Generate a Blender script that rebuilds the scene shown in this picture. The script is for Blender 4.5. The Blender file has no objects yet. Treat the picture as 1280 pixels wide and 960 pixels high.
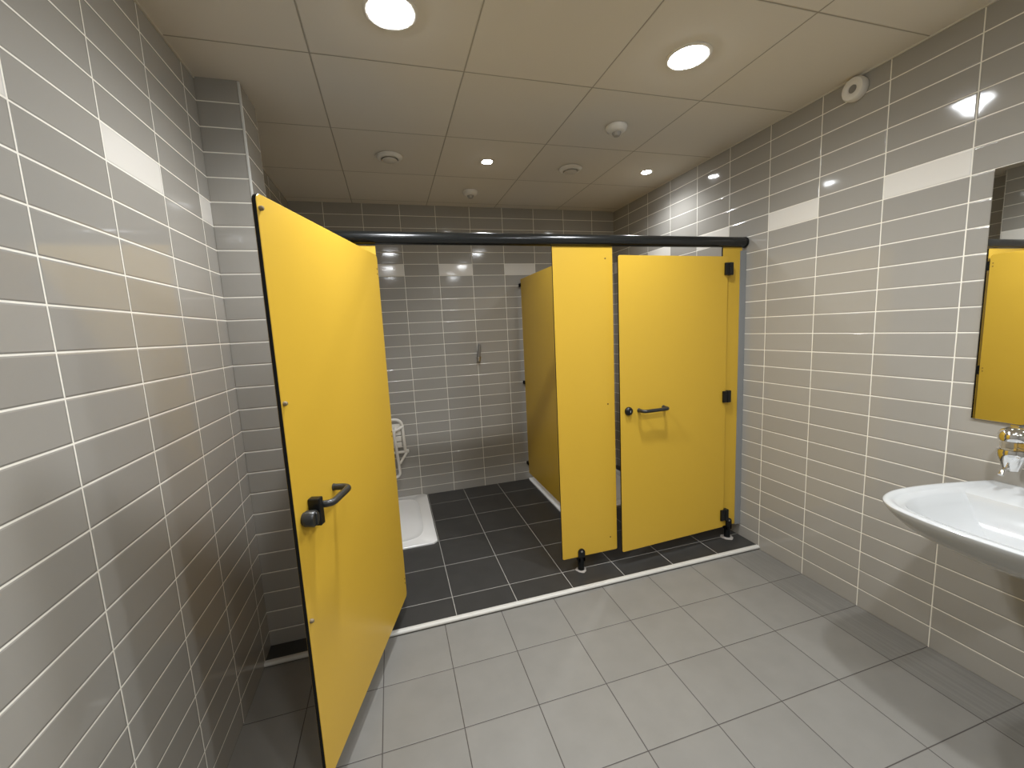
import bpy, bmesh, math, random
from mathutils import Vector, Matrix

sc = bpy.context.scene
COL = sc.collection
PI = math.pi
random.seed(7)

# ------------------------------------------------------------------ layout (metres)
XL = -2.879            # left wall; the right wall is x = 0
YB = 3.778             # back wall
YF = -1.90             # wall behind the viewer
ZC = 2.588             # ceiling
TOPROW = 2.0974        # top of the row that holds the white tiles
ROW, TILE = 0.10, 0.2991
YP = 2.17              # front face of the cubicle panels
ZS = 0.02              # raised dark shower floor
ZB, ZT = 0.110, 1.9356  # panel bottom, panel top (inside the headrail)

# ------------------------------------------------------------------ materials
def new_mat(name):
    m = bpy.data.materials.new(name); m.use_nodes = True
    return m, m.node_tree, m.node_tree.nodes['Principled BSDF']

def plain(name, col, rough=0.4, metal=0.0, bump=0.0, bscale=200.0, spec=0.5, coat=0.0, vary=0.0):
    m, t, b = new_mat(name)
    b.inputs['Base Color'].default_value = (*col, 1)
    b.inputs['Roughness'].default_value = rough
    b.inputs['Metallic'].default_value = metal
    b.inputs['Specular IOR Level'].default_value = spec
    b.inputs['Coat Weight'].default_value = coat
    b.inputs['Coat Roughness'].default_value = 0.08
    tc = t.nodes.new('ShaderNodeTexCoord')
    n = t.nodes.new('ShaderNodeTexNoise'); n.inputs['Scale'].default_value = bscale
    n.inputs['Detail'].default_value = 3
    t.links.new(tc.outputs['Object'], n.inputs['Vector'])
    if bump:
        bp = t.nodes.new('ShaderNodeBump'); bp.inputs['Distance'].default_value = bump
        bp.inputs['Strength'].default_value = 1.0
        t.links.new(n.outputs['Fac'], bp.inputs['Height']); t.links.new(bp.outputs['Normal'], b.inputs['Normal'])
    mr = t.nodes.new('ShaderNodeMapRange')
    mr.inputs['To Min'].default_value = max(0.02, rough - 0.03); mr.inputs['To Max'].default_value = rough + 0.03
    t.links.new(n.outputs['Fac'], mr.inputs['Value']); t.links.new(mr.outputs['Result'], b.inputs['Roughness'])
    return m

class NT:
    """little maths builder on a node tree"""
    def __init__(s, t): s.t = t
    def m(s, op, a, b=None, c=None):
        n = s.t.nodes.new('ShaderNodeMath'); n.operation = op
        for i, v in enumerate((a, b, c)):
            if v is None: continue
            if isinstance(v, (int, float)): n.inputs[i].default_value = v
            else: s.t.links.new(v, n.inputs[i])
        return n.outputs[0]
    def mix(s, f, a, b):
        n = s.t.nodes.new('ShaderNodeMix'); n.data_type = 'RGBA'
        for k, v in ((0, f), (6, a), (7, b)):
            if isinstance(v, (int, float)): n.inputs[k].default_value = v
            elif isinstance(v, tuple): n.inputs[k].default_value = (*v, 1)
            else: s.t.links.new(v, n.inputs[k])
        return n.outputs[2]
    def mr(s, v, a, b, c=0.0, d=1.0, smooth=True):
        n = s.t.nodes.new('ShaderNodeMapRange')
        if smooth: n.interpolation_type = 'SMOOTHSTEP'
        s.t.links.new(v, n.inputs[0])
        for i, x in enumerate((a, b, c, d)): n.inputs[i + 1].default_value = x
        return n.outputs[0]

def tile_mat(name, au, u0, pu, av, v0, pv, tile, grout, gw=0.0021, rough=0.1, groutrough=0.8,
             white=None, parity=None, tilt=0.003, varyv=0.04, wave=0.0, depth=0.0012, spec=0.5, mottle=0.0, edge=0.004, cut=None):
    m, t, b = new_mat(name); N = NT(t)
    tc = t.nodes.new('ShaderNodeTexCoord'); sp = t.nodes.new('ShaderNodeSeparateXYZ')
    t.links.new(tc.outputs['Object'], sp.inputs[0])
    U = N.m('DIVIDE', N.m('SUBTRACT', sp.outputs[au], u0), pu)
    V = N.m('DIVIDE', N.m('SUBTRACT', sp.outputs[av], v0), pv)
    fu, fv = N.m('FRACT', U), N.m('FRACT', V)
    iu, iv = N.m('FLOOR', U), N.m('FLOOR', V)
    du = N.m('MULTIPLY', N.m('MINIMUM', fu, N.m('SUBTRACT', 1.0, fu)), pu)
    dv = N.m('MULTIPLY', N.m('MINIMUM', fv, N.m('SUBTRACT', 1.0, fv)), pv)
    d = N.m('MINIMUM', du, dv)
    mask = N.mr(d, gw - 0.0004, gw + 0.0004)
    cb = t.nodes.new('ShaderNodeCombineXYZ')
    t.links.new(iu, cb.inputs[0]); t.links.new(iv, cb.inputs[1])
    wn = t.nodes.new('ShaderNodeTexWhiteNoise'); wn.noise_dimensions = '3D'
    t.links.new(cb.outputs[0], wn.inputs['Vector'])
    ws = t.nodes.new('ShaderNodeSeparateColor'); t.links.new(wn.outputs['Color'], ws.inputs[0])
    col = tile
    if parity is not None:
        isrow = N.m('COMPARE', iv, -1.0, 0.1)
        par = N.m('COMPARE', N.m('FLOORED_MODULO', iu, 2.0), float(parity), 0.1)
        col = N.mix(N.m('MULTIPLY', isrow, par), tile, white)
    val = N.mr(ws.outputs[2], 0, 1, 1 - varyv, 1 + varyv, False)
    if mottle:
        nz = t.nodes.new('ShaderNodeTexNoise'); nz.inputs['Scale'].default_value = 9; nz.inputs['Detail'].default_value = 6
        t.links.new(tc.outputs['Object'], nz.inputs['Vector'])
        val = N.m('MULTIPLY', val, N.mr(nz.outputs['Fac'], 0.3, 0.7, 1 - mottle, 1 + mottle, False))
    hs = t.nodes.new('ShaderNodeHueSaturation')
    t.links.new(val, hs.inputs['Value'])
    if isinstance(col, tuple): hs.inputs['Color'].default_value = (*col, 1)
    else: t.links.new(col, hs.inputs['Color'])
    hcol = hs.outputs['Color']
    if cut is not None:
        mp = t.nodes.new('ShaderNodeMapping'); mp.inputs['Scale'].default_value = (75, 1.6, 1)
        t.links.new(tc.outputs['Object'], mp.inputs['Vector'])
        ns = t.nodes.new('ShaderNodeTexNoise'); ns.inputs['Scale'].default_value = 1; ns.inputs['Detail'].default_value = 3
        t.links.new(mp.outputs[0], ns.inputs['Vector'])
        grain = N.mr(ns.outputs['Fac'], .3, .7, .74, .92, False)
        h2 = t.nodes.new('ShaderNodeHueSaturation'); t.links.new(grain, h2.inputs['Value']); t.links.new(hcol, h2.inputs['Color'])
        hcol = N.mix(N.m('COMPARE', iu, float(cut), 0.1), hcol, h2.outputs['Color'])
    out = N.mix(mask, grout, hcol)
    t.links.new(out, b.inputs['Base Color'])
    t.links.new(N.mr(mask, 0, 1, groutrough, rough, False), b.inputs['Roughness'])
    b.inputs['Specular IOR Level'].default_value = spec
    hgt = N.m('MULTIPLY', N.mr(d, gw - 0.0006, gw + edge), depth)
    tu = N.m('MULTIPLY', N.m('MULTIPLY', N.m('SUBTRACT', ws.outputs[0], 0.5), N.m('SUBTRACT', fu, .5)), 2 * tilt * pu)
    tv = N.m('MULTIPLY', N.m('MULTIPLY', N.m('SUBTRACT', ws.outputs[1], 0.5), N.m('SUBTRACT', fv, .5)), 2 * tilt * pv)
    hgt = N.m('ADD', hgt, N.m('MULTIPLY', mask, N.m('ADD', tu, tv)))
    if wave:
        nw = t.nodes.new('ShaderNodeTexNoise'); nw.inputs['Scale'].default_value = 14; nw.inputs['Detail'].default_value = 1
        t.links.new(tc.outputs['Object'], nw.inputs['Vector'])
        hgt = N.m('ADD', hgt, N.m('MULTIPLY', nw.outputs['Fac'], wave))
    bp = t.nodes.new('ShaderNodeBump'); bp.inputs['Strength'].default_value = 1; bp.inputs['Distance'].default_value = 1
    t.links.new(hgt, bp.inputs['Height']); t.links.new(bp.outputs['Normal'], b.inputs['Normal'])
    return m

TG = (0.345, 0.330, 0.297); GR = (0.86, 0.83, 0.74); WH = (0.77, 0.745, 0.69)
def wall_mat(name, au, u0, parity):
    return tile_mat(name, au, u0, TILE, 2, TOPROW, ROW, TG, GR, white=WH, parity=parity, wave=0.00022, rough=0.075)
m_wr = wall_mat('wall_tile_right', 1, 1.1159, 0)
m_wb = wall_mat('wall_tile_back', 0, -2.0287, 1)
m_wl = wall_mat('wall_tile_left', 1, 2.0208, 0)
m_pf = tile_mat('pier_tile_front', 0, -2.881, 0.50, 2, TOPROW, ROW, TG, GR, wave=0.00022, rough=0.075)
m_ps = tile_mat('pier_tile_side', 1, 2.06, 0.2991, 2, TOPROW, ROW, TG, GR, white=WH, parity=0, wave=0.00022, rough=0.075)
m_floor = tile_mat('grey_floor_tile', 0, -2.3462, 0.3016, 1, 1.7119, 0.2974, (0.205, 0.197, 0.178), (0.055, 0.048, 0.042), gw=0.0016,
                   rough=0.42, tilt=0.001, varyv=0.03, depth=0.0008, mottle=0.04, edge=0.002, spec=0.4, cut=7)
m_dark = tile_mat('dark_floor_tile', 0, -1.979, 0.334, 1, 2.19, 0.3345, (0.036, 0.0345, 0.032), (0.36, 0.345, 0.31), gw=0.0019,
                  rough=0.38, tilt=0.001, varyv=0.06, depth=0.0008, mottle=0.10, edge=0.002, spec=0.45)
m_ceil = tile_mat('ceiling_board', 0, 0.0, 0.6, 1, 1.28, 0.6, (0.75, 0.708, 0.63), (0.40, 0.365, 0.30), gw=0.0026, rough=0.9,
                  groutrough=0.9, tilt=0.003, varyv=0.02, depth=0.002, spec=0.2, edge=0.003)
m_yel = plain('yellow_laminate', (0.63, 0.395, 0.040), 0.34, bump=0.00004, bscale=900, spec=0.4)
m_blk = plain('black_laminate_core', (0.006, 0.006, 0.006), 0.5, spec=0.2)
m_nyl = plain('black_nylon', (0.007, 0.0075, 0.0075), 0.3, spec=0.35)
m_hand = plain('charcoal_nylon', (0.022, 0.0225, 0.021), 0.33)
m_rail = plain('black_satin_aluminium', (0.008, 0.009, 0.009), 0.20, spec=0.6)
m_alu = plain('grey_aluminium', (0.30, 0.31, 0.31), 0.45, metal=0.3)
m_trimw = plain('pale_trim', (0.62, 0.62, 0.58), 0.35)
m_strip = plain('white_edge_trim', (0.56, 0.545, 0.50), 0.4)
m_cer = plain('white_ceramic', (0.50, 0.51, 0.505), 0.10, coat=0.3)
m_acr = plain('white_acrylic', (0.82, 0.81, 0.78), 0.22)
m_wpl = plain('white_plastic', (0.78, 0.75, 0.68), 0.4)
m_vent = plain('painted_metal', (0.66, 0.62, 0.54), 0.45)
m_gpl = plain('grey_plastic', (0.22, 0.21, 0.19), 0.45)
m_buf = plain('tan_rubber', (0.20, 0.15, 0.08), 0.5)
m_lens = plain('smoky_lens', (0.36, 0.34, 0.30), 0.3)
m_chr = plain('chrome', (0.82, 0.82, 0.82), 0.07, metal=1.0)
m_steel = plain('brushed_steel', (0.50, 0.48, 0.44), 0.3, metal=1.0)
m_mort = plain('light_sealant', (0.33, 0.30, 0.265), 0.8, bump=0.0005, bscale=120)
m_screw = plain('bronze_screw', (0.16, 0.10, 0.03), 0.4, metal=0.6)
m_mir, _t, _b = new_mat('mirror_silver')
_b.inputs['Metallic'].default_value = 1; _b.inputs['Roughness'].default_value = 0.012; _b.inputs['Base Color'].default_value = (0.84, 0.85, 0.83, 1)
m_glass, _t, _b = new_mat('clear_glass')
_b.inputs['Transmission Weight'].default_value = 1; _b.inputs['Roughness'].default_value = 0.03; _b.inputs['IOR'].default_value = 1.45
_b.inputs['Base Color'].default_value = (0.93, 0.91, 0.86, 1)
def emit(name, col, s):
    m, t, b = new_mat(name)
    b.inputs['Base Color'].default_value = (0.9, 0.9, 0.9, 1)
    b.inputs['Emission Color'].default_value = (*col, 1); b.inputs['Emission Strength'].default_value = s
    return m
WARM = (0.915, 0.945, 0.985)
m_big = emit('downlight_diffuser', WARM, 95.0)
m_spot = emit('spot_lens', WARM, 110.0)

# ------------------------------------------------------------------ geometry helpers
def obj(name, bm, mat, parent=None, smooth=False, **props):
    me = bpy.data.meshes.new(name); bm.normal_update(); bm.to_mesh(me); bm.free()
    for m in (mat if isinstance(mat, (list, tuple)) else [mat]): me.materials.append(m)
    if smooth:
        for p in me.polygons: p.use_smooth = True
        me.set_sharp_from_angle(angle=math.radians(38))
    o = bpy.data.objects.new(name, me); COL.objects.link(o)
    if parent: o.parent = parent
    for k, v in props.items(): o[k] = v
    return o

def empty(name, loc, label, cat, group=None, rz=0.0):
    o = bpy.data.objects.new(name, None); COL.objects.link(o)
    o.location = loc; o.rotation_euler = (0, 0, rz); o.empty_display_size = .05
    o['label'] = label; o['category'] = cat; o['kind'] = 'thing'
    if group: o['group'] = group
    return o

def box(bm, x0, x1, y0, y1, z0, z1, bev=0.0, seg=2):
    vs = [bm.verts.new((x, y, z)) for x in (x0, x1) for y in (y0, y1) for z in (z0, z1)]
    F = [(0, 1, 3, 2), (4, 6, 7, 5), (0, 4, 5, 1), (2, 3, 7, 6), (0, 2, 6, 4), (1, 5, 7, 3)]
    fs = [bm.faces.new([vs[i] for i in f]) for f in F]
    if bev:
        es = list({e for f in fs for e in f.edges})
        bmesh.ops.bevel(bm, geom=es, offset=bev, segments=seg, profile=0.5, affect='EDGES')
    return bm
def B(*a, **k): return box(bmesh.new(), *a, **k)

def lathe(bm, prof, seg=40, M=None, cap0=True, cap1=True):
    """prof = [(radius, height)...] turned about +Z, then moved by M"""
    M = M or Matrix.Identity(4); rings = []
    for r, h in prof:
        if r < 1e-6: rings.append([bm.verts.new(M @ Vector((0, 0, h)))])
        else: rings.append([bm.verts.new(M @ Vector((r * math.cos(2 * PI * i / seg), r * math.sin(2 * PI * i / seg), h))) for i in range(seg)])
    for a, b in zip(rings, rings[1:]):
        for i in range(seg):
            j = (i + 1) % seg
            if len(a) == 1 and len(b) == 1: continue
            if len(a) == 1: bm.faces.new((a[0], b[i], b[j]))
            elif len(b) == 1: bm.faces.new((a[i], b[0], a[j]))
            else: bm.faces.new((a[i], a[j], b[j], b[i]))
    if cap0 and len(rings[0]) > 1: bm.faces.new(rings[0][::-1])
    if cap1 and len(rings[-1]) > 1: bm.faces.new(rings[-1])
    bmesh.ops.recalc_face_normals(bm, faces=bm.faces)
    return bm
def along(p, axis):
    q = Vector((0, 0, 1)).rotation_difference(Vector(axis).normalized())
    return Matrix.Translation(Vector(p)) @ q.to_matrix().to_4x4()

def round_path(pts, rad, n=6):
    """polyline with rounded corners"""
    P = [Vector(p) for p in pts]; out = [P[0]]
    for a, b, c in zip(P, P[1:], P[2:]):
        u, v = (a - b), (c - b)
        r = min(rad, u.length * .49, v.length * .49)
        p0, p1 = b + u.normalized() * r, b + v.normalized() * r
        for i in range(n + 1):
            s = i / n
            out.append(p0.lerp(b, s).lerp(b.lerp(p1, s), s))
    out.append(P[-1]); return out

def tube(bm, pts, r, seg=14, caps=True):
    P = [Vector(p) for p in pts]; rings = []; prev = None
    for i, p in enumerate(P):
        t = ((P[i + 1] - p).normalized() if i + 1 < len(P) else Vector()) + ((p - P[i - 1]).normalized() if i else Vector())
        t.normalize()
        if prev is None:
            a = Vector((0, 0, 1)) if abs(t.z) < .9 else Vector((1, 0, 0))
            n = (a - t * a.dot(t)).normalized()
        else: n = (prev - t * prev.dot(t)).normalized()
        prev = n; b = t.cross(n)
        rr = r[i] if isinstance(r, (list, tuple)) else r
        rings.append([bm.verts.new(p + (n * math.cos(2 * PI * k / seg) + b * math.sin(2 * PI * k / seg)) * rr) for k in range(seg)])
    for a, b in zip(rings, rings[1:]):
        for k in range(seg):
            j = (k + 1) % seg; bm.faces.new((a[k], a[j], b[j], b[k]))
    if caps: bm.faces.new(rings[0][::-1]); bm.faces.new(rings[-1])
    bmesh.ops.recalc_face_normals(bm, faces=bm.faces)
    return bm

def sheet(x0, x1, z0, z1, y0, y1, rad=(0, 0, 0, 0), n=6):
    """laminate board in the xz plane, thickness y0..y1, corner radii bl, br, tr, tl; faces slot 0, edges slot 1"""
    bm = bmesh.new(); pts = []
    for (cx, cz, a0), r in zip(((x0, z0, PI), (x1, z0, 1.5 * PI), (x1, z1, 0), (x0, z1, .5 * PI)), rad):
        if r <= 0: pts.append((cx, cz)); continue
        ox = cx + r if cx == x0 else cx - r; oz = cz + r if cz == z0 else cz - r
        for i in range(n + 1):
            a = a0 + .5 * PI * i / n; pts.append((ox + r * math.cos(a), oz + r * math.sin(a)))
    e = 0.0012   # tiny eased edge of the face, still yellow
    cx, cz = (x0 + x1) / 2, (z0 + z1) / 2
    def ring(y, inset):
        return [bm.verts.new((px + (inset if px < cx else -inset), y, pz + (inset if pz < cz else -inset))) for px, pz in pts]
    R = [ring(y0, e), ring(y0 + e, 0), ring(y1 - e, 0), ring(y1, e)]
    N = len(pts)
    f = bm.faces.new(R[0]); f.material_index = 0
    f = bm.faces.new(R[3][::-1]); f.material_index = 0
    for k, (a, b) in enumerate(zip(R, R[1:])):
        for i in range(N):
            j = (i + 1) % N; f = bm.faces.new((a[i], b[i], b[j], a[j])); f.material_index = 1 if k == 1 else 0
    bmesh.ops.recalc_face_normals(bm, faces=bm.faces)
    return bm

def S(name, bm, m, **k): return obj(name, bm, m, kind='structure', **k)

# ------------------------------------------------------------------ the setting
W = 0.12
S('floor', B(XL, 0, YF, 2.02, -W, 0), m_floor)
S('floor_shower', B(XL, 0, 2.02, YB, -W, ZS), m_dark)
S('ceiling', B(XL - W, W, YF - W, YB + W, ZC, ZC + W), m_ceil)
S('wall_left', B(XL - W, XL, YF - W, YB + W, -W, ZC), m_wl)
S('wall_right', B(0, W, YF - W, YB + W, -W, ZC), m_wr)
S('wall_back', B(XL, 0, YB, YB + W, -W, ZC), m_wb)
S('wall_front', B(XL, 0, YF - W, YF, -W, ZC), m_wb)
# tiled pier in the left corner: front face then side face
PX, PY0, PY1 = -2.714, 2.127, 2.36
bm = B(XL, PX, PY0, PY1, ZS, ZC)
bm.normal_update()
for f in bm.faces: f.material_index = 0 if abs(f.normal.y) > .5 else 1
S('wall_pier', bm, [m_pf, m_ps])
# pale corner bead up the pier
S('trim_1', B(PX - 0.007, PX + 0.0025, PY0 - 0.0025, PY0 + 0.007, ZS, ZC - .002, bev=0.002), m_trimw)
# rounded white edge strip where the dark floor starts
bm = bmesh.new(); n = 10; prof = [(2.028, -.001), (2.028, ZS + .0012), (2.0205, ZS + .0018)]
for i in range(n + 1):
    a = .5 * PI + .5 * PI * i / n
    prof.append((2.016 + .0125 * math.cos(a), ZS - .0107 + .0125 * math.sin(a)))
prof += [(2.0045, .0075), (2.012, .0060), (2.012, -.001)]
ra = [bm.verts.new((XL, y, z)) for y, z in prof]; rb = [bm.verts.new((0, y, z)) for y, z in prof]
for i in range(len(prof)):
    j = (i + 1) % len(prof); bm.faces.new((ra[i], ra[j], rb[j], rb[i]))
bm.faces.new(ra[::-1]); bm.faces.new(rb); bmesh.ops.recalc_face_normals(bm, faces=bm.faces)
S('trim_2', bm, m_strip, smooth=True)
# thin shadow-gap angle where wall meets ceiling
S('trim_3', B(-0.006, 0, YF, YB, ZC - .006, ZC), m_vent)
S('trim_4', B(XL, XL + .006, YF, YB, ZC - .006, ZC), m_vent)

# ------------------------------------------------------------------ cubicle front
def screw(parent, p, axis, r=.0045, h=.002, mat=None, name='screw'):
    return obj(name, lathe(bmesh.new(), [(r, -.001), (r, h * .5), (r * .6, h), (0, h)], 12, along(p, axis)), mat or m_screw, parent, True)

# headrail
t = empty('headrail', (XL + .02, 2.176, 1.968), 'long black tubular headrail running over both yellow cubicle doors', 'rail')
x0 = PX + .001 - t.location.x; x1 = -0.001 - t.location.x
bm = bmesh.new(); rr = .0315
lathe(bm, [(rr, x0), (rr, x1 - .018)], 40, along((0, 0, 0), (1, 0, 0)))
obj('tube', bm, m_rail, t, True)
obj('end_cap', lathe(bmesh.new(), [(rr + .001, x1 - .018), (rr + .001, x1 - .004), (rr - .004, x1), (0, x1)], 40, along((0, 0, 0), (1, 0, 0))), m_blk, t, True)
obj('wall_bracket', lathe(bmesh.new(), [(rr + .004, x0), (rr + .004, x0 + .02), (rr - .004, x0 + .022), (0, x0 + .022)], 40, along((0, 0, 0), (1, 0, 0))), m_blk, t, True)

def foot(parent, x, y, sealant=0.030):
    """support foot in the parent's local space (parent sits on the shower floor)"""
    f = obj('foot', lathe(bmesh.new(), [(.020, .001), (.021, .004), (.0195, .018), (.020, .06), (.020, .085)], 24, Matrix.Translation((x, y, 0))), m_nyl, parent, True)
    # forked clamp that grips the board
    bm = bmesh.new()
    for yy in (-.0165, .0075):
        pts = [(-.021, .062), (.021, .062), (.022, .118)]
        pts += [(.022 * math.cos(a), .120 + .022 * math.sin(a)) for a in [PI * i / 10 for i in range(11)]] + [(-.022, .118)]
        va = [bm.verts.new((x + u, y + yy, v)) for u, v in pts]; vb = [bm.verts.new((x + u, y + yy + .009, v)) for u, v in pts]
        bm.faces.new(va); bm.faces.new(vb[::-1])
        for i in range(len(pts)):
            j = (i + 1) % len(pts); bm.faces.new((va[i], vb[i], vb[j], va[j]))
    box(bm, x - .021, x + .021, y - .0165, y + .0165, .062, .086)
    bmesh.ops.recalc_face_normals(bm, faces=bm.faces)
    obj('clamp', bm, m_nyl, f)
    obj('clamp_bolt', lathe(bmesh.new(), [(.006, 0), (.006, .003), (.003, .004), (0, .004)], 14, along((x, y - .0165, .126), (0, -1, 0))), m_gpl, f, True)
    bm = lathe(bmesh.new(), [(sealant, 0), (sealant * .97, .002), (sealant * .7, .0045), (.020, .006)], 28, Matrix.Translation((x, y, 0)))
    for v in bm.verts:
        if v.co.z < .004:
            a = math.atan2(v.co.y - y, v.co.x - x); k = 1 + .08 * math.sin(3 * a + x) + .05 * math.sin(7 * a)
            v.co.x = x + (v.co.x - x) * k; v.co.y = y + (v.co.y - y) * k
    obj('base_ring', bm, m_mort, f, True)
    return f

TH = .013
# panel between the doors
t = empty('cubicle_screen', (-1.13, YP + TH / 2, ZS), 'narrow yellow fixed panel on a black foot between the open and the shut door', 'panel', 'fixed yellow cubicle panels')
X0 = -1.13
obj('board', sheet(-1.311 - X0, -.944 - X0, ZB - ZS, ZT - ZS, -TH / 2, TH / 2, (.009, .009, 0, 0)), [m_yel, m_blk], t)
foot(t, -1.190 - X0, 0, .033)
for z in (1.87, 1.033, .198): screw(t, (-.990 - X0, -TH / 2, z - ZS), (0, -1, 0))
# panel at the right wall
X0 = -.10
t = empty('cubicle_screen', (X0, YP + TH / 2, ZS), 'slim yellow hinge panel in a grey channel against the right tiled wall', 'panel', 'fixed yellow cubicle panels')
obj('board', sheet(-.176 - X0, -.03 - X0, ZB - ZS, ZT - ZS, -TH / 2, TH / 2), [m_yel, m_blk], t)
foot(t, -.098 - X0, 0, .040)
bm = bmesh.new()
box(bm, -.046 - X0, -.001 - X0, -TH / 2 - .005, -TH / 2 - .0005, ZB - ZS - .004, ZT - ZS - .02)
box(bm, -.046 - X0, -.001 - X0, TH / 2 + .0005, TH / 2 + .005, ZB - ZS - .004, ZT - ZS - .02)
box(bm, -.024 - X0, -.001 - X0, -TH / 2 - .0005, TH / 2 + .0005, ZB - ZS - .004, ZT - ZS - .02)
obj('wall_channel', bm, m_alu, t, label='grey metal wall channel')
# panel at the left pier
X0 = -2.45
t = empty('cubicle_screen', (X0, YP + TH / 2, ZS), 'yellow fixed panel behind the wide open door, fixed to the tiled pier', 'panel', 'fixed yellow cubicle panels')
obj('board', sheet(PX + .004 - X0, -2.226 - X0, ZB - ZS, ZT - .004 - ZS, -TH / 2, TH / 2, (0, .009, 0, 0)), [m_yel, m_blk], t)
bm = bmesh.new()
box(bm, PX + .001 - X0, PX + .026 - X0, -TH / 2 - .005, -TH / 2 - .0005, ZB - ZS - .004, ZT - ZS - .02)
box(bm, PX + .001 - X0, PX + .026 - X0, TH / 2 + .0005, TH / 2 + .005, ZB - ZS - .004, ZT - ZS - .02)
obj('wall_channel', bm, m_alu, t, label='grey metal wall channel')
foot(t, -2.30 - X0, 0, .033)

# divider between the two showers
t = empty('cubicle_divider', (-.99, 2.96, ZS), 'yellow divider board standing between the two shower cubicles, seen edge-on through the doorway', 'panel')
bm = sheet(2.20 - 2.96, 3.735 - 2.96, .098 - ZS, 1.952 - ZS, -TH / 2, TH / 2)
bmesh.ops.rotate(bm, verts=bm.verts, cent=(0, 0, 0), matrix=Matrix.Rotation(PI / 2, 3, 'Z'))
obj('board', bm, [m_yel, m_blk], t)
for z in (1.90, .99, .19):
    bm = B(-TH / 2 - .007, -TH / 2 - .0005, 3.735 - 2.96 - .012, YB - 2.96 - .0005, z - ZS - .016, z - ZS + .016, bev=.003)
    box(bm, TH / 2 + .0005, TH / 2 + .007, 3.735 - 2.96 - .012, YB - 2.96 - .0005, z - ZS - .016, z - ZS + .016, bev=.003)
    box(bm, -TH / 2 - .007, TH / 2 + .007, 3.735 - 2.96 + .002, YB - 2.96 - .0005, z - ZS - .014, z - ZS + .014)
    obj('wall_bracket', bm, m_blk, t)

def bar_handle(door, xa, xb, z, y0, sgn, r=.0105, off=.052):
    """D shaped bar; y0 = face of the board, sgn = side it stands off to"""
    pts = round_path([(xa, y0, z), (xa, y0 + sgn * off, z), (xb, y0 + sgn * off, z), (xb, y0, z)], .030, 8)
    h = obj('handle', tube(bmesh.new(), pts, r, 18), m_hand, door, True)
    for x in (xa, xb):
        obj('handle_rose', lathe(bmesh.new(), [(.0125, 0), (.0125, .003), (.010, .005)], 22, along((x, y0, z), (0, sgn, 0))), m_hand, h, True)
    return h

# ---- wide open door: local +x runs from the hinge to the free edge, local +y is the inner face
AO = math.radians(-107.0); WD = .937
do = empty('door', (-2.222, 2.157, ZS), 'wide yellow cubicle door swung open towards the camera, black lock knob on its face', 'door', 'yellow cubicle doors', AO)
obj('board', sheet(0, WD, .113 - ZS, 1.883 - ZS, -TH, 0, (.02, .02, .02, .02)), [m_yel, m_blk], do)
for z in (1.80, 1.0, .20):
    bm = B(.002, .027, -TH - .013, -TH - .0003, z - ZS - .034, z - ZS + .034, bev=.003)
    h = obj('hinge', bm, m_nyl, do)
    obj('hinge_barrel', B(-.024, .001, -TH - .013, -TH + .006, z - ZS - .036, z - ZS + .036, bev=.005, seg=3), m_nyl, h)
    for dz in (-.012, .012): screw(do, (.016, 0, z + .005 - ZS + dz), (0, 1, 0), .004)
for z in (1.845, 1.325, .665):
    obj('door_buffer', lathe(bmesh.new(), [(.0065, 0), (.0065, .006), (.004, .010), (0, .011)], 16, along((WD - .012, 0, z - ZS), (0, 1, 0))), m_buf, do, True)
zh = .985 - ZS
bar_handle(do, WD - .246, WD - .103, zh + .006, 0, 1, r=.0112, off=.058)
lk = obj('lock_case', B(WD - .096, WD - .070, 0.0003, .037, zh - .050, zh + .036, bev=.004, seg=3), m_nyl, do)
obj('lock_knob', lathe(bmesh.new(), [(.019, 0), (.019, .006), (.024, .008), (.025, .032), (.021, .038), (0, .039)], 32, along((WD - .041, 0.0003, zh - .012), (0, 1, 0))), m_hand, do, True)
obj('knob_grip', B(WD - .046, WD - .036, .036, .043, zh - .031, zh + .007, bev=.003), m_hand, bpy.data.objects['lock_knob'])

# ---- shut door: hinge on the right, local +x runs from hinge towards the left wall (door turned half round)
AC = math.radians(180 + 2.9); WC = .789
dc = empty('door', (-.152, 2.168, ZS), 'yellow cubicle door standing almost shut, hinged beside the right tiled wall', 'door', 'yellow cubicle doors', AC)
obj('board', sheet(0, WC, .113 - ZS, 1.879 - ZS, 0, TH, (.012, .012, .012, .012)), [m_yel, m_blk], dc)
for z in (1.803, 1.003, .20):
    h = obj('hinge', B(.001, .030, TH + .0003, TH + .015, z - ZS - .037, z - ZS + .037, bev=.003), m_nyl, dc)
    obj('hinge_barrel', B(-.028, .001, .0008, TH + .020, z - ZS - .039, z - ZS + .039, bev=.005, seg=3), m_nyl, h)
bar_handle(dc, .486, .662, .985 - ZS, TH, 1)
k = obj('lock_indicator', lathe(bmesh.new(), [(.0255, 0), (.0255, .007), (.023, .014), (.014, .020), (0, .022)], 32, along((.735, TH, .988 - ZS), (0, 1, 0))), m_nyl, dc, True)
obj('coin_slot', B(.7345, .7355, TH + .0205, TH + .0235, .982 - ZS, .994 - ZS), m_wpl, k)
lc = obj('lock_case', B(WC - .091, WC - .059, -.044, -.0003, .985 - ZS - .056, .985 - ZS + .034, bev=.004), m_nyl, dc)

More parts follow.
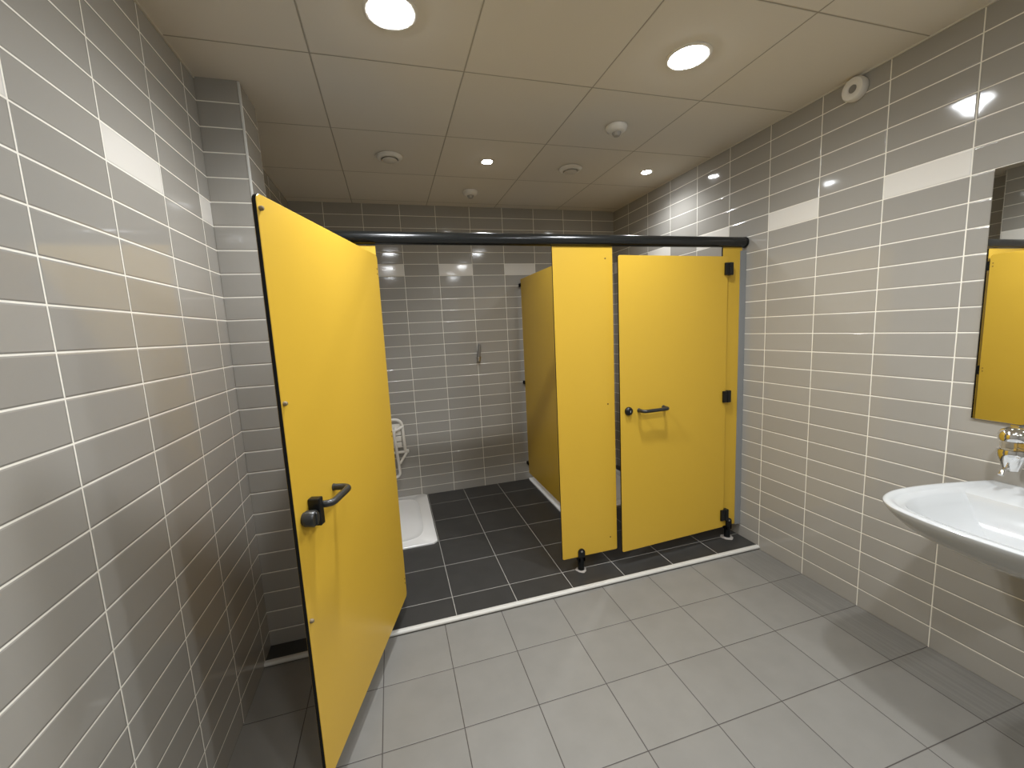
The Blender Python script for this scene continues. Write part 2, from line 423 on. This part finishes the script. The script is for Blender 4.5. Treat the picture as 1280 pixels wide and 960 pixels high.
# ------------------------------------------------------------------ shower trays (a rim with a dished, round-ended well)
def tray(x0, x1, y0, y1, label, ztop=ZS + .012):
    cx, cy = (x0 + x1) / 2, (y0 + y1) / 2; hx, hy = (x1 - x0) / 2, (y1 - y0) / 2
    t = empty('shower_tray', (cx, cy, ZS), label, 'shower tray', 'white shower trays')
    bm = bmesh.new(); n = 96
    def ring(k, rx, ry, p, z):
        out = []
        for i in range(n):
            a = 2 * PI * i / n; c, s = math.cos(a), math.sin(a)
            d = (abs(c / rx) ** p + abs(s / ry) ** p) ** (-1 / p)
            out.append(bm.verts.new((c * d, s * d, z)))
        return out
    h = ztop - ZS
    R = [ring(0, hx, hy, 60, 0), ring(0, hx, hy, 60, h - .002), ring(0, hx - .002, hy - .002, 60, h),
         ring(0, hx - .075, hy - .075, 6, h), ring(0, hx - .082, hy - .082, 6, h + .0045), ring(0, hx - .092, hy - .092, 6, h + .0005),
         ring(0, hx - .12, hy - .12, 5, h - .0008), ring(0, .06, .06, 2, h - .003)]
    for a, b in zip(R, R[1:]):
        for i in range(n):
            j = (i + 1) % n; bm.faces.new((a[i], a[j], b[j], b[i]))
    bm.faces.new(R[-1]); bm.faces.new(R[0][::-1])
    bmesh.ops.recalc_face_normals(bm, faces=bm.faces)
    obj('basin', bm, m_acr, t, True)
    d = obj('drain_cover', lathe(bmesh.new(), [(.055, h - .0028), (.055, h + .001), (.045, h + .003), (0, h + .0035)], 32), m_chr, t, True)
    return t
tray(XL + .001, -1.988, 2.83, YB - .001, 'white square shower tray seen behind the edge of the open door')
tray(-.996, -.086, 2.88, YB - .001, 'white shower tray showing as a thin strip under the yellow divider')

# ------------------------------------------------------------------ folding shower seat, folded up on the back wall
sx = -2.36
t = empty('folding_seat', (sx, YB, .47), 'white folding shower seat folded up against the back wall, half hidden by the open door', 'seat')
def L(x, y, z): return (x - sx, y - YB, z - .47)
obj('seat_frame', tube(bmesh.new(), round_path([L(-2.555, 3.70, .49), L(-2.555, 3.69, .770), L(-2.160, 3.69, .770), L(-2.147, 3.70, .475)], .07, 8), .0135, 14), m_wpl, t, True)
bm = bmesh.new()
for i in range(4):
    z0 = .515 + i * .055
    box(bm, -2.535 - sx, -2.172 - sx, 3.694 - YB, 3.708 - YB, z0 - .47, z0 + .048 - .47, bev=.005)
obj('seat_board', bm, m_wpl, t)
obj('pivot_bar', tube(bmesh.new(), [L(-2.585, 3.70, .472), L(-2.128, 3.70, .472)], .0125, 16), m_wpl, t, True)
obj('pivot_knob', lathe(bmesh.new(), [(.012, -.012), (.017, -.009), (.017, .008), (.012, .012), (0, .013)], 20, along(L(-2.128, 3.70, .476), (1, 0, 0))), m_wpl, t, True)
obj('leg_frame', tube(bmesh.new(), round_path([L(-2.215, 3.675, .70), L(-2.232, 3.655, .655), L(-2.212, 3.64, .40), L(-2.205, 3.64, .27), L(-2.50, 3.64, .27), L(-2.505, 3.64, .40), L(-2.49, 3.655, .655), L(-2.50, 3.675, .70)], .05, 8), .0125, 14), m_wpl, t, True)
obj('frame_stretcher', tube(bmesh.new(), round_path([L(-2.50, 3.675, .685), L(-2.21, 3.665, .675), L(-2.150, 3.69, .705)], .05, 6), .0125, 12), m_wpl, t, True)
for x in (-2.15, -2.55):
    bm = bmesh.new()
    pts = [(3.776, .50), (3.776, .40), (3.70, .455), (3.70, .49)]
    va = [bm.verts.new(L(x - .006, y, z)) for y, z in pts]; vb = [bm.verts.new(L(x + .006, y, z)) for y, z in pts]
    bm.faces.new(va); bm.faces.new(vb[::-1])
    for i in range(4): bm.faces.new((va[i], vb[i], vb[(i + 1) % 4], va[(i + 1) % 4]))
    bmesh.ops.recalc_face_normals(bm, faces=bm.faces)
    obj('wall_bracket', bm, m_wpl, t)
obj('strut', tube(bmesh.new(), [L(-2.135, 3.70, .465), L(-2.202, 3.645, .385)], .0115, 12), m_wpl, t, True)

# ------------------------------------------------------------------ small shower outlet on the back wall
t = empty('shower_outlet', (-1.422, YB, 1.26), 'small grey and chrome shower outlet on the back wall between the open door and divider', 'shower')
obj('wall_plate', lathe(bmesh.new(), [(.022, 0), (.022, .006), (.016, .010), (.016, .02)], 28, along((0, -.0005, -.005), (0, -1, 0))), m_chr, t, True)
bm = tube(bmesh.new(), [(-.003, -.016, .0), (0, -.022, .03), (.004, -.030, .075), (.008, -.036, .118)], [.018, .0175, .016, .010], 16)
obj('outlet_arm', bm, m_gpl, t, True)
obj('nozzle', lathe(bmesh.new(), [(.012, -.045), (.0165, -.042), (.018, -.02), (.016, 0.0), (.016, .006)], 24, along((-.003, -.018, 0), (0.05, 0.1, 1))), m_steel, t, True)

# ------------------------------------------------------------------ ceiling fittings
def downlight(x, y, label, k=1.0):
    t = empty('ceiling_downlight', (x, y, ZC), label, 'light', 'large round ceiling downlights')
    obj('trim_ring', lathe(bmesh.new(), [(.074, -.0003), (.092, -.0003), (.092, -.003), (.086, -.006), (.078, -.006), (.074, -.003), (.074, -.0003)], 48, cap0=False, cap1=False), m_wpl, t, True)
    obj('diffuser', lathe(bmesh.new(), [(0, -.0015), (.074, -.0015), (.074, -.004), (.068, -.008), (.050, -.0115), (.025, -.0135), (0, -.014)], 48), m_big, t, True)
    ld = bpy.data.lights.new('downlight_lamp', 'SPOT'); ld.energy = 72 * k; ld.color = WARM; ld.spot_size = math.radians(160); ld.spot_blend = 1.0
    ld.shadow_soft_size = .045
    lo = bpy.data.objects.new('downlight_lamp', ld); COL.objects.link(lo); lo.location = (x, y, ZC - .022); lo['kind'] = 'helper'
    return t
downlight(-2.10, 1.600, 'large round downlight at the top edge left of centre, above the open door', 1.5)
downlight(-.905, 1.595, 'large round downlight right of centre, nearer the right wall')
downlight(-2.10, .36, 'round downlight out of frame above the viewer on the left side', .3)
downlight(-.90, .36, 'round downlight out of frame above the washbasin on the right side', 1.3)
downlight(-2.10, -.90, 'round downlight out of frame far behind the viewer on the left side', .4)
downlight(-.90, -.90, 'round downlight out of frame far behind the viewer on the right side', 1.25)

def spot(x, y, label, power):
    t = empty('ceiling_spotlight', (x, y, ZC), label, 'light', 'small ceiling spotlights over the showers')
    obj('trim_ring', lathe(bmesh.new(), [(.0335, -.0003), (.047, -.0003), (.047, -.002), (.042, -.004), (.0355, -.003), (.0335, -.0003)], 32, cap0=False, cap1=False), m_wpl, t, True)
    obj('lens', lathe(bmesh.new(), [(0, -.001), (.033, -.001), (.033, -.003), (.028, -.006), (.015, -.0078), (0, -.008)], 32), m_spot, t, True)
    ld = bpy.data.lights.new('spot_lamp', 'SPOT'); ld.energy = power; ld.color = WARM; ld.spot_size = math.radians(150); ld.spot_blend = .9
    ld.shadow_soft_size = .022
    lo = bpy.data.objects.new('spot_lamp', ld); COL.objects.link(lo); lo.location = (x, y, ZC - .03); lo['kind'] = 'helper'
    return t
spot(-1.492, 2.785, 'small bright spotlight in the ceiling over the open cubicle', 24)
spot(-.297, 2.787, 'small bright spotlight in the ceiling close to the right wall', 24)

def valve(x, y, label):
    t = empty('ceiling_vent', (x, y, ZC), label, 'vent', 'round extractor vents')
    obj('vent_ring', lathe(bmesh.new(), [(.050, -.001), (.070, -.0003), (.070, -.005), (.079, -.006), (.079, -.009), (.073, -.017), (.058, -.023), (.052, -.023), (.048, -.015)], 48, cap0=False, cap1=False), m_wpl, t, True)
    obj('vent_disc', lathe(bmesh.new(), [(.030, -.014), (.044, -.024), (.045, -.029), (.040, -.033), (0, -.035)], 48), m_vent, t, True)
    obj('vent_stem', lathe(bmesh.new(), [(.008, -.0003), (.008, -.0155)], 14), m_gpl, t, True)
valve(-2.105, 2.79, 'round extractor vent in the ceiling over the wide open yellow door')
valve(-.895, 2.80, 'round extractor vent in the ceiling between the two small spotlights')

def sensor(x, y, label, s=1.12):
    t = empty('motion_sensor', (x, y, ZC), label, 'sensor', 'ceiling motion sensors')
    obj('housing', lathe(bmesh.new(), [(.046 * s, -.0003), (.046 * s, -.004), (.052 * s, -.005), (.053 * s, -.010 * s), (.049 * s, -.022 * s), (.036 * s, -.031 * s), (.026 * s, -.033 * s)], 40), m_wpl, t, True)
    obj('lens', lathe(bmesh.new(), [(.022 * s, -.0325 * s), (.021 * s, -.040 * s), (.014 * s, -.050 * s), (0, -.053 * s)], 28), m_lens, t, True, label='grey sensor lens')
sensor(-.893, 2.190, 'white domed motion sensor in the ceiling in front of the headrail')
sensor(-1.497, 3.36, 'far small white motion sensor in the ceiling near the back wall')

# alarm sounder on the right wall, just under the ceiling
t = empty('wall_sounder', (0, 1.552, 2.530), 'round white wall sounder with a grey centre high on the right wall', 'alarm')
My = along((0, 0, 0), (-1, 0, 0))
obj('housing', lathe(bmesh.new(), [(.050, .0005), (.052, .012), (.052, .026), (.046, .036), (.034, .038), (.022, .036), (.018, .032), (.018, .028)], 44, My), m_wpl, t, True)
obj('speaker_centre', lathe(bmesh.new(), [(.0175, .028), (.0172, .032), (.012, .0335), (0, .034)], 28, My), m_gpl, t, True, label='grey speaker centre')

# ------------------------------------------------------------------ mirror
t = empty('wall_mirror', (0, 1.046, 1.06), 'frameless rectangular mirror on the right wall above the washbasin', 'mirror', None, math.radians(-.8))
mir = B(-.0085, -.0035, .442 - 1.046, 0, 0, .936, bev=.0012, seg=1)
obj('glass', mir, m_mir, t)
obj('backing', B(-.0035, -.0003, .447 - 1.046, -.005, .005, .931), m_blk, t)
for y in (.56, .92):
    obj('mirror_clip', B(-.012, -.0003, y - 1.046 - .012, y - 1.046 + .012, -.010, -.0005, bev=.002), m_chr, t)

# ------------------------------------------------------------------ washbasin (u out of the wall, v along it), rim at .83
VC = .745
t = empty('washbasin', (0, VC, .83), 'white ceramic washbasin hung on the right wall under the mirror', 'washbasin')
def cr(pts, per):
    """Catmull-Rom through pts, evaluated 'per' times per span"""
    out = []
    for i in range(len(pts) - 1):
        p0 = pts[max(i - 1, 0)]; p1, p2 = pts[i], pts[i + 1]; p3 = pts[min(i + 2, len(pts) - 1)]
        for k in range(per):
            s = k / per
            out.append(tuple(.5 * (2 * b + (c - a) * s + (2 * a - 5 * b + 4 * c - d) * s * s + (3 * b - a - 3 * c + d) * s ** 3)
                             for a, b, c, d in zip(p0, p1, p2, p3)))
    out.append(pts[-1]); return out
half = [(0.0, .232), (.10, .258), (.20, .281), (.30, .297), (.40, .303), (.46, .296), (.515, .276), (.556, .244), (.586, .195), (.606, .10), (.612, 0)]
hc = cr(half, 6)
outline = hc + [(u, -v) for u, v in hc[-2::-1]]          # from the wall round to the wall
def ring_from(fn): return [fn(u, v) for u, v in outline]
CU = .30
def inset(d, back):
    """outline pulled in by d, its wall side cut straight at u = back"""
    out = []
    n = len(outline)
    for i, (u, v) in enumerate(outline):
        a = outline[max(i - 1, 0)]; b = outline[min(i + 1, n - 1)]
        tx, ty = b[0] - a[0], b[1] - a[1]; l = math.hypot(tx, ty) or 1
        nx, ny = -ty / l, tx / l
        if nx * (CU - u) + ny * (0 - v) < 0: nx, ny = -nx, -ny
        out.append((u + nx * d, v + ny * d))
    # remap so that the inset curve starts at u = back
    return [(max(u, back), v) for u, v in out]
def scale_about(pts, cu, cv, s): return [(cu + (u - cu) * s, cv + (v - cv) * s) for u, v in pts]
bm = bmesh.new()
def put(pts, z): return [bm.verts.new((-max(u, .0006), v, z(u, v) if callable(z) else z)) for u, v in pts]
full = outline
def lower(s, z, cu=.18): return put([(max(0, cu + (u - cu) * s) if u > 0.0 else 0.0, v * s) for u, v in full], z)
rings = []
rings.append(lower(.30, -.20, .12))
rings.append(lower(.48, -.180, .14))
rings.append(lower(.64, -.145, .16))
rings.append(put(inset(.100, 0), -.108))
rings.append(put(inset(.066, 0), -.083))
rings.append(put(inset(.040, 0), -.060))
rings.append(put(inset(.018, 0), -.037))
rings.append(put(inset(.006, 0), -.021))
rings.append(put(inset(.001, 0), -.011))
rings.append(put(inset(.0015, 0), -.005))
rings.append(put(inset(.005, 0), -.0015))
rings.append(put(inset(.011, .004), 0.0))
rings.append(put(inset(.024, .020), -.001))
rings.append(put(inset(.030, .028), -.006))
rings.append(put(inset(.040, .034), -.009))
# deck, then the bowl edge cut straight at the tap ledge
rings.append(put(inset(.056, .175), -.012))
rings.append(put(inset(.064, .184), -.017))
rings.append(put(inset(.085, .195), -.045))
def bowl(s, z, cu=.35): return put([(cu + (u - cu) * s, v * s) for u, v in inset(.085, .195)], z)
rings.append(bowl(.86, -.085)); rings.append(bowl(.62, -.122)); rings.append(bowl(.34, -.140)); rings.append(bowl(.10, -.146))
for a, b in zip(rings, rings[1:]):
    for i in range(len(a) - 1):
        try: bm.faces.new((a[i], a[i + 1], b[i + 1], b[i]))
        except ValueError: pass
    bm.faces.new((a[-1], a[0], b[0], b[-1]))
bm.faces.new(rings[0][::-1]); bm.faces.new(rings[-1])
bmesh.ops.remove_doubles(bm, verts=bm.verts, dist=.0002)
bmesh.ops.recalc_face_normals(bm, faces=bm.faces)
bs = obj('basin_bowl', bm, m_cer, t, True)
obj('drain', lathe(bmesh.new(), [(.020, -.1465), (.022, -.1435), (.016, -.1425), (0, -.1428)], 28, Matrix.Translation((-.35, 0, 0))), m_chr, t, True)
obj('overflow_ring', lathe(bmesh.new(), [(.012, 0), (.012, .002), (.008, .003), (0, .001)], 20, along((-.2085, 0, -.062), (-1, 0, .3))), m_chr, t, True)
obj('waste_trap', tube(bmesh.new(), round_path([(-.15, 0, -.198), (-.15, 0, -.33), (-.10, 0, -.33), (-.10, 0, -.27), (-.0005, 0, -.27)], .03, 6), .017, 16), m_chr, t, True)
# push tap on the ledge, out of frame
t = empty('basin_tap', (-.105, VC, .8215), 'chrome push tap on the washbasin ledge, just out of frame', 'tap')
obj('tap_body', lathe(bmesh.new(), [(.026, 0), (.026, .006), (.021, .010), (.020, .075), (.021, .08)], 28), m_chr, t, True)
obj('spout', tube(bmesh.new(), round_path([(-.005, 0, .055), (-.085, 0, .068), (-.105, 0, .045)], .02, 6), .011, 16), m_chr, t, True)
obj('push_button', lathe(bmesh.new(), [(.018, .080), (.020, .083), (.020, .104), (.016, .109), (0, .110)], 28), m_chr, t, True)

# ------------------------------------------------------------------ glass and chrome soap dispenser on the wall
SV = .897
t = empty('soap_dispenser', (0, SV, .975), 'chrome and glass soap dispenser on the wall between mirror and washbasin', 'dispenser')
cu = -.062
T = Matrix.Translation((cu, 0, 0))
obj('glass_body', lathe(bmesh.new(), [(.030, -.040), (.0345, -.034), (.0345, .050), (.032, .052), (.032, -.030), (.0, -.032)], 40, T, cap1=False), m_glass, t, True)
obj('chrome_cap', lathe(bmesh.new(), [(.0348, .034), (.040, .038), (.043, .050), (.041, .064), (.034, .075), (.020, .082), (0, .084)], 40, T), m_chr, t, True)
obj('chrome_base', lathe(bmesh.new(), [(0, -.078), (.014, -.078), (.022, -.073), (.027, -.058), (.034, -.040), (.041, -.020), (.042, -.004), (.040, .004), (.0352, .005)], 40, T), m_chr, t, True)
obj('spout', tube(bmesh.new(), round_path([(cu, 0, -.070), (cu - .045, 0, -.066), (cu - .058, 0, -.084)], .014, 5), .008, 14), m_chr, t, True)
bm = B(cu + .030, -.0005, -.014, .014, -.052, -.034, bev=.003); box(bm, cu + .030, -.0005, -.014, .014, .044, .060, bev=.003)
box(bm, -.008, 0.0, -.022, .022, -.060, .066)
obj('wall_bracket', bm, m_chr, t)

# ------------------------------------------------------------------ camera
f = Vector((0.27261587, 0.95317543, -0.13090906)); r = Vector((0.95849505, -0.28086696, -0.04899992)); u = Vector((0.08347355, 0.11211753, 0.99018272))
cd = bpy.data.cameras.new('camera'); cam = bpy.data.objects.new('camera', cd); COL.objects.link(cam)
M = Matrix((r, u, -f)).transposed().to_4x4(); M.translation = Vector((-2.19439, 0, 1.49947)); cam.matrix_world = M
cd.sensor_fit = 'HORIZONTAL'; cd.sensor_width = 36; cd.lens = 518.779 * 36 / 1280; cd.clip_start = .02
sc.camera = cam

# ------------------------------------------------------------------ world, view
w = bpy.data.worlds.new('world'); sc.world = w; w.use_nodes = True
w.node_tree.nodes['Background'].inputs[0].default_value = (0, 0, 0, 1)
sc.view_settings.view_transform = 'Standard'; sc.view_settings.look = 'None'
sc.view_settings.gamma = 1; sc.view_settings.use_curve_mapping = False
sc.view_settings.exposure = 0.0
sc.cycles.use_denoising = True
sc.cycles.max_bounces = 12; sc.cycles.diffuse_bounces = 8; sc.cycles.glossy_bounces = 6
sc.cycles.sample_clamp_indirect = 8
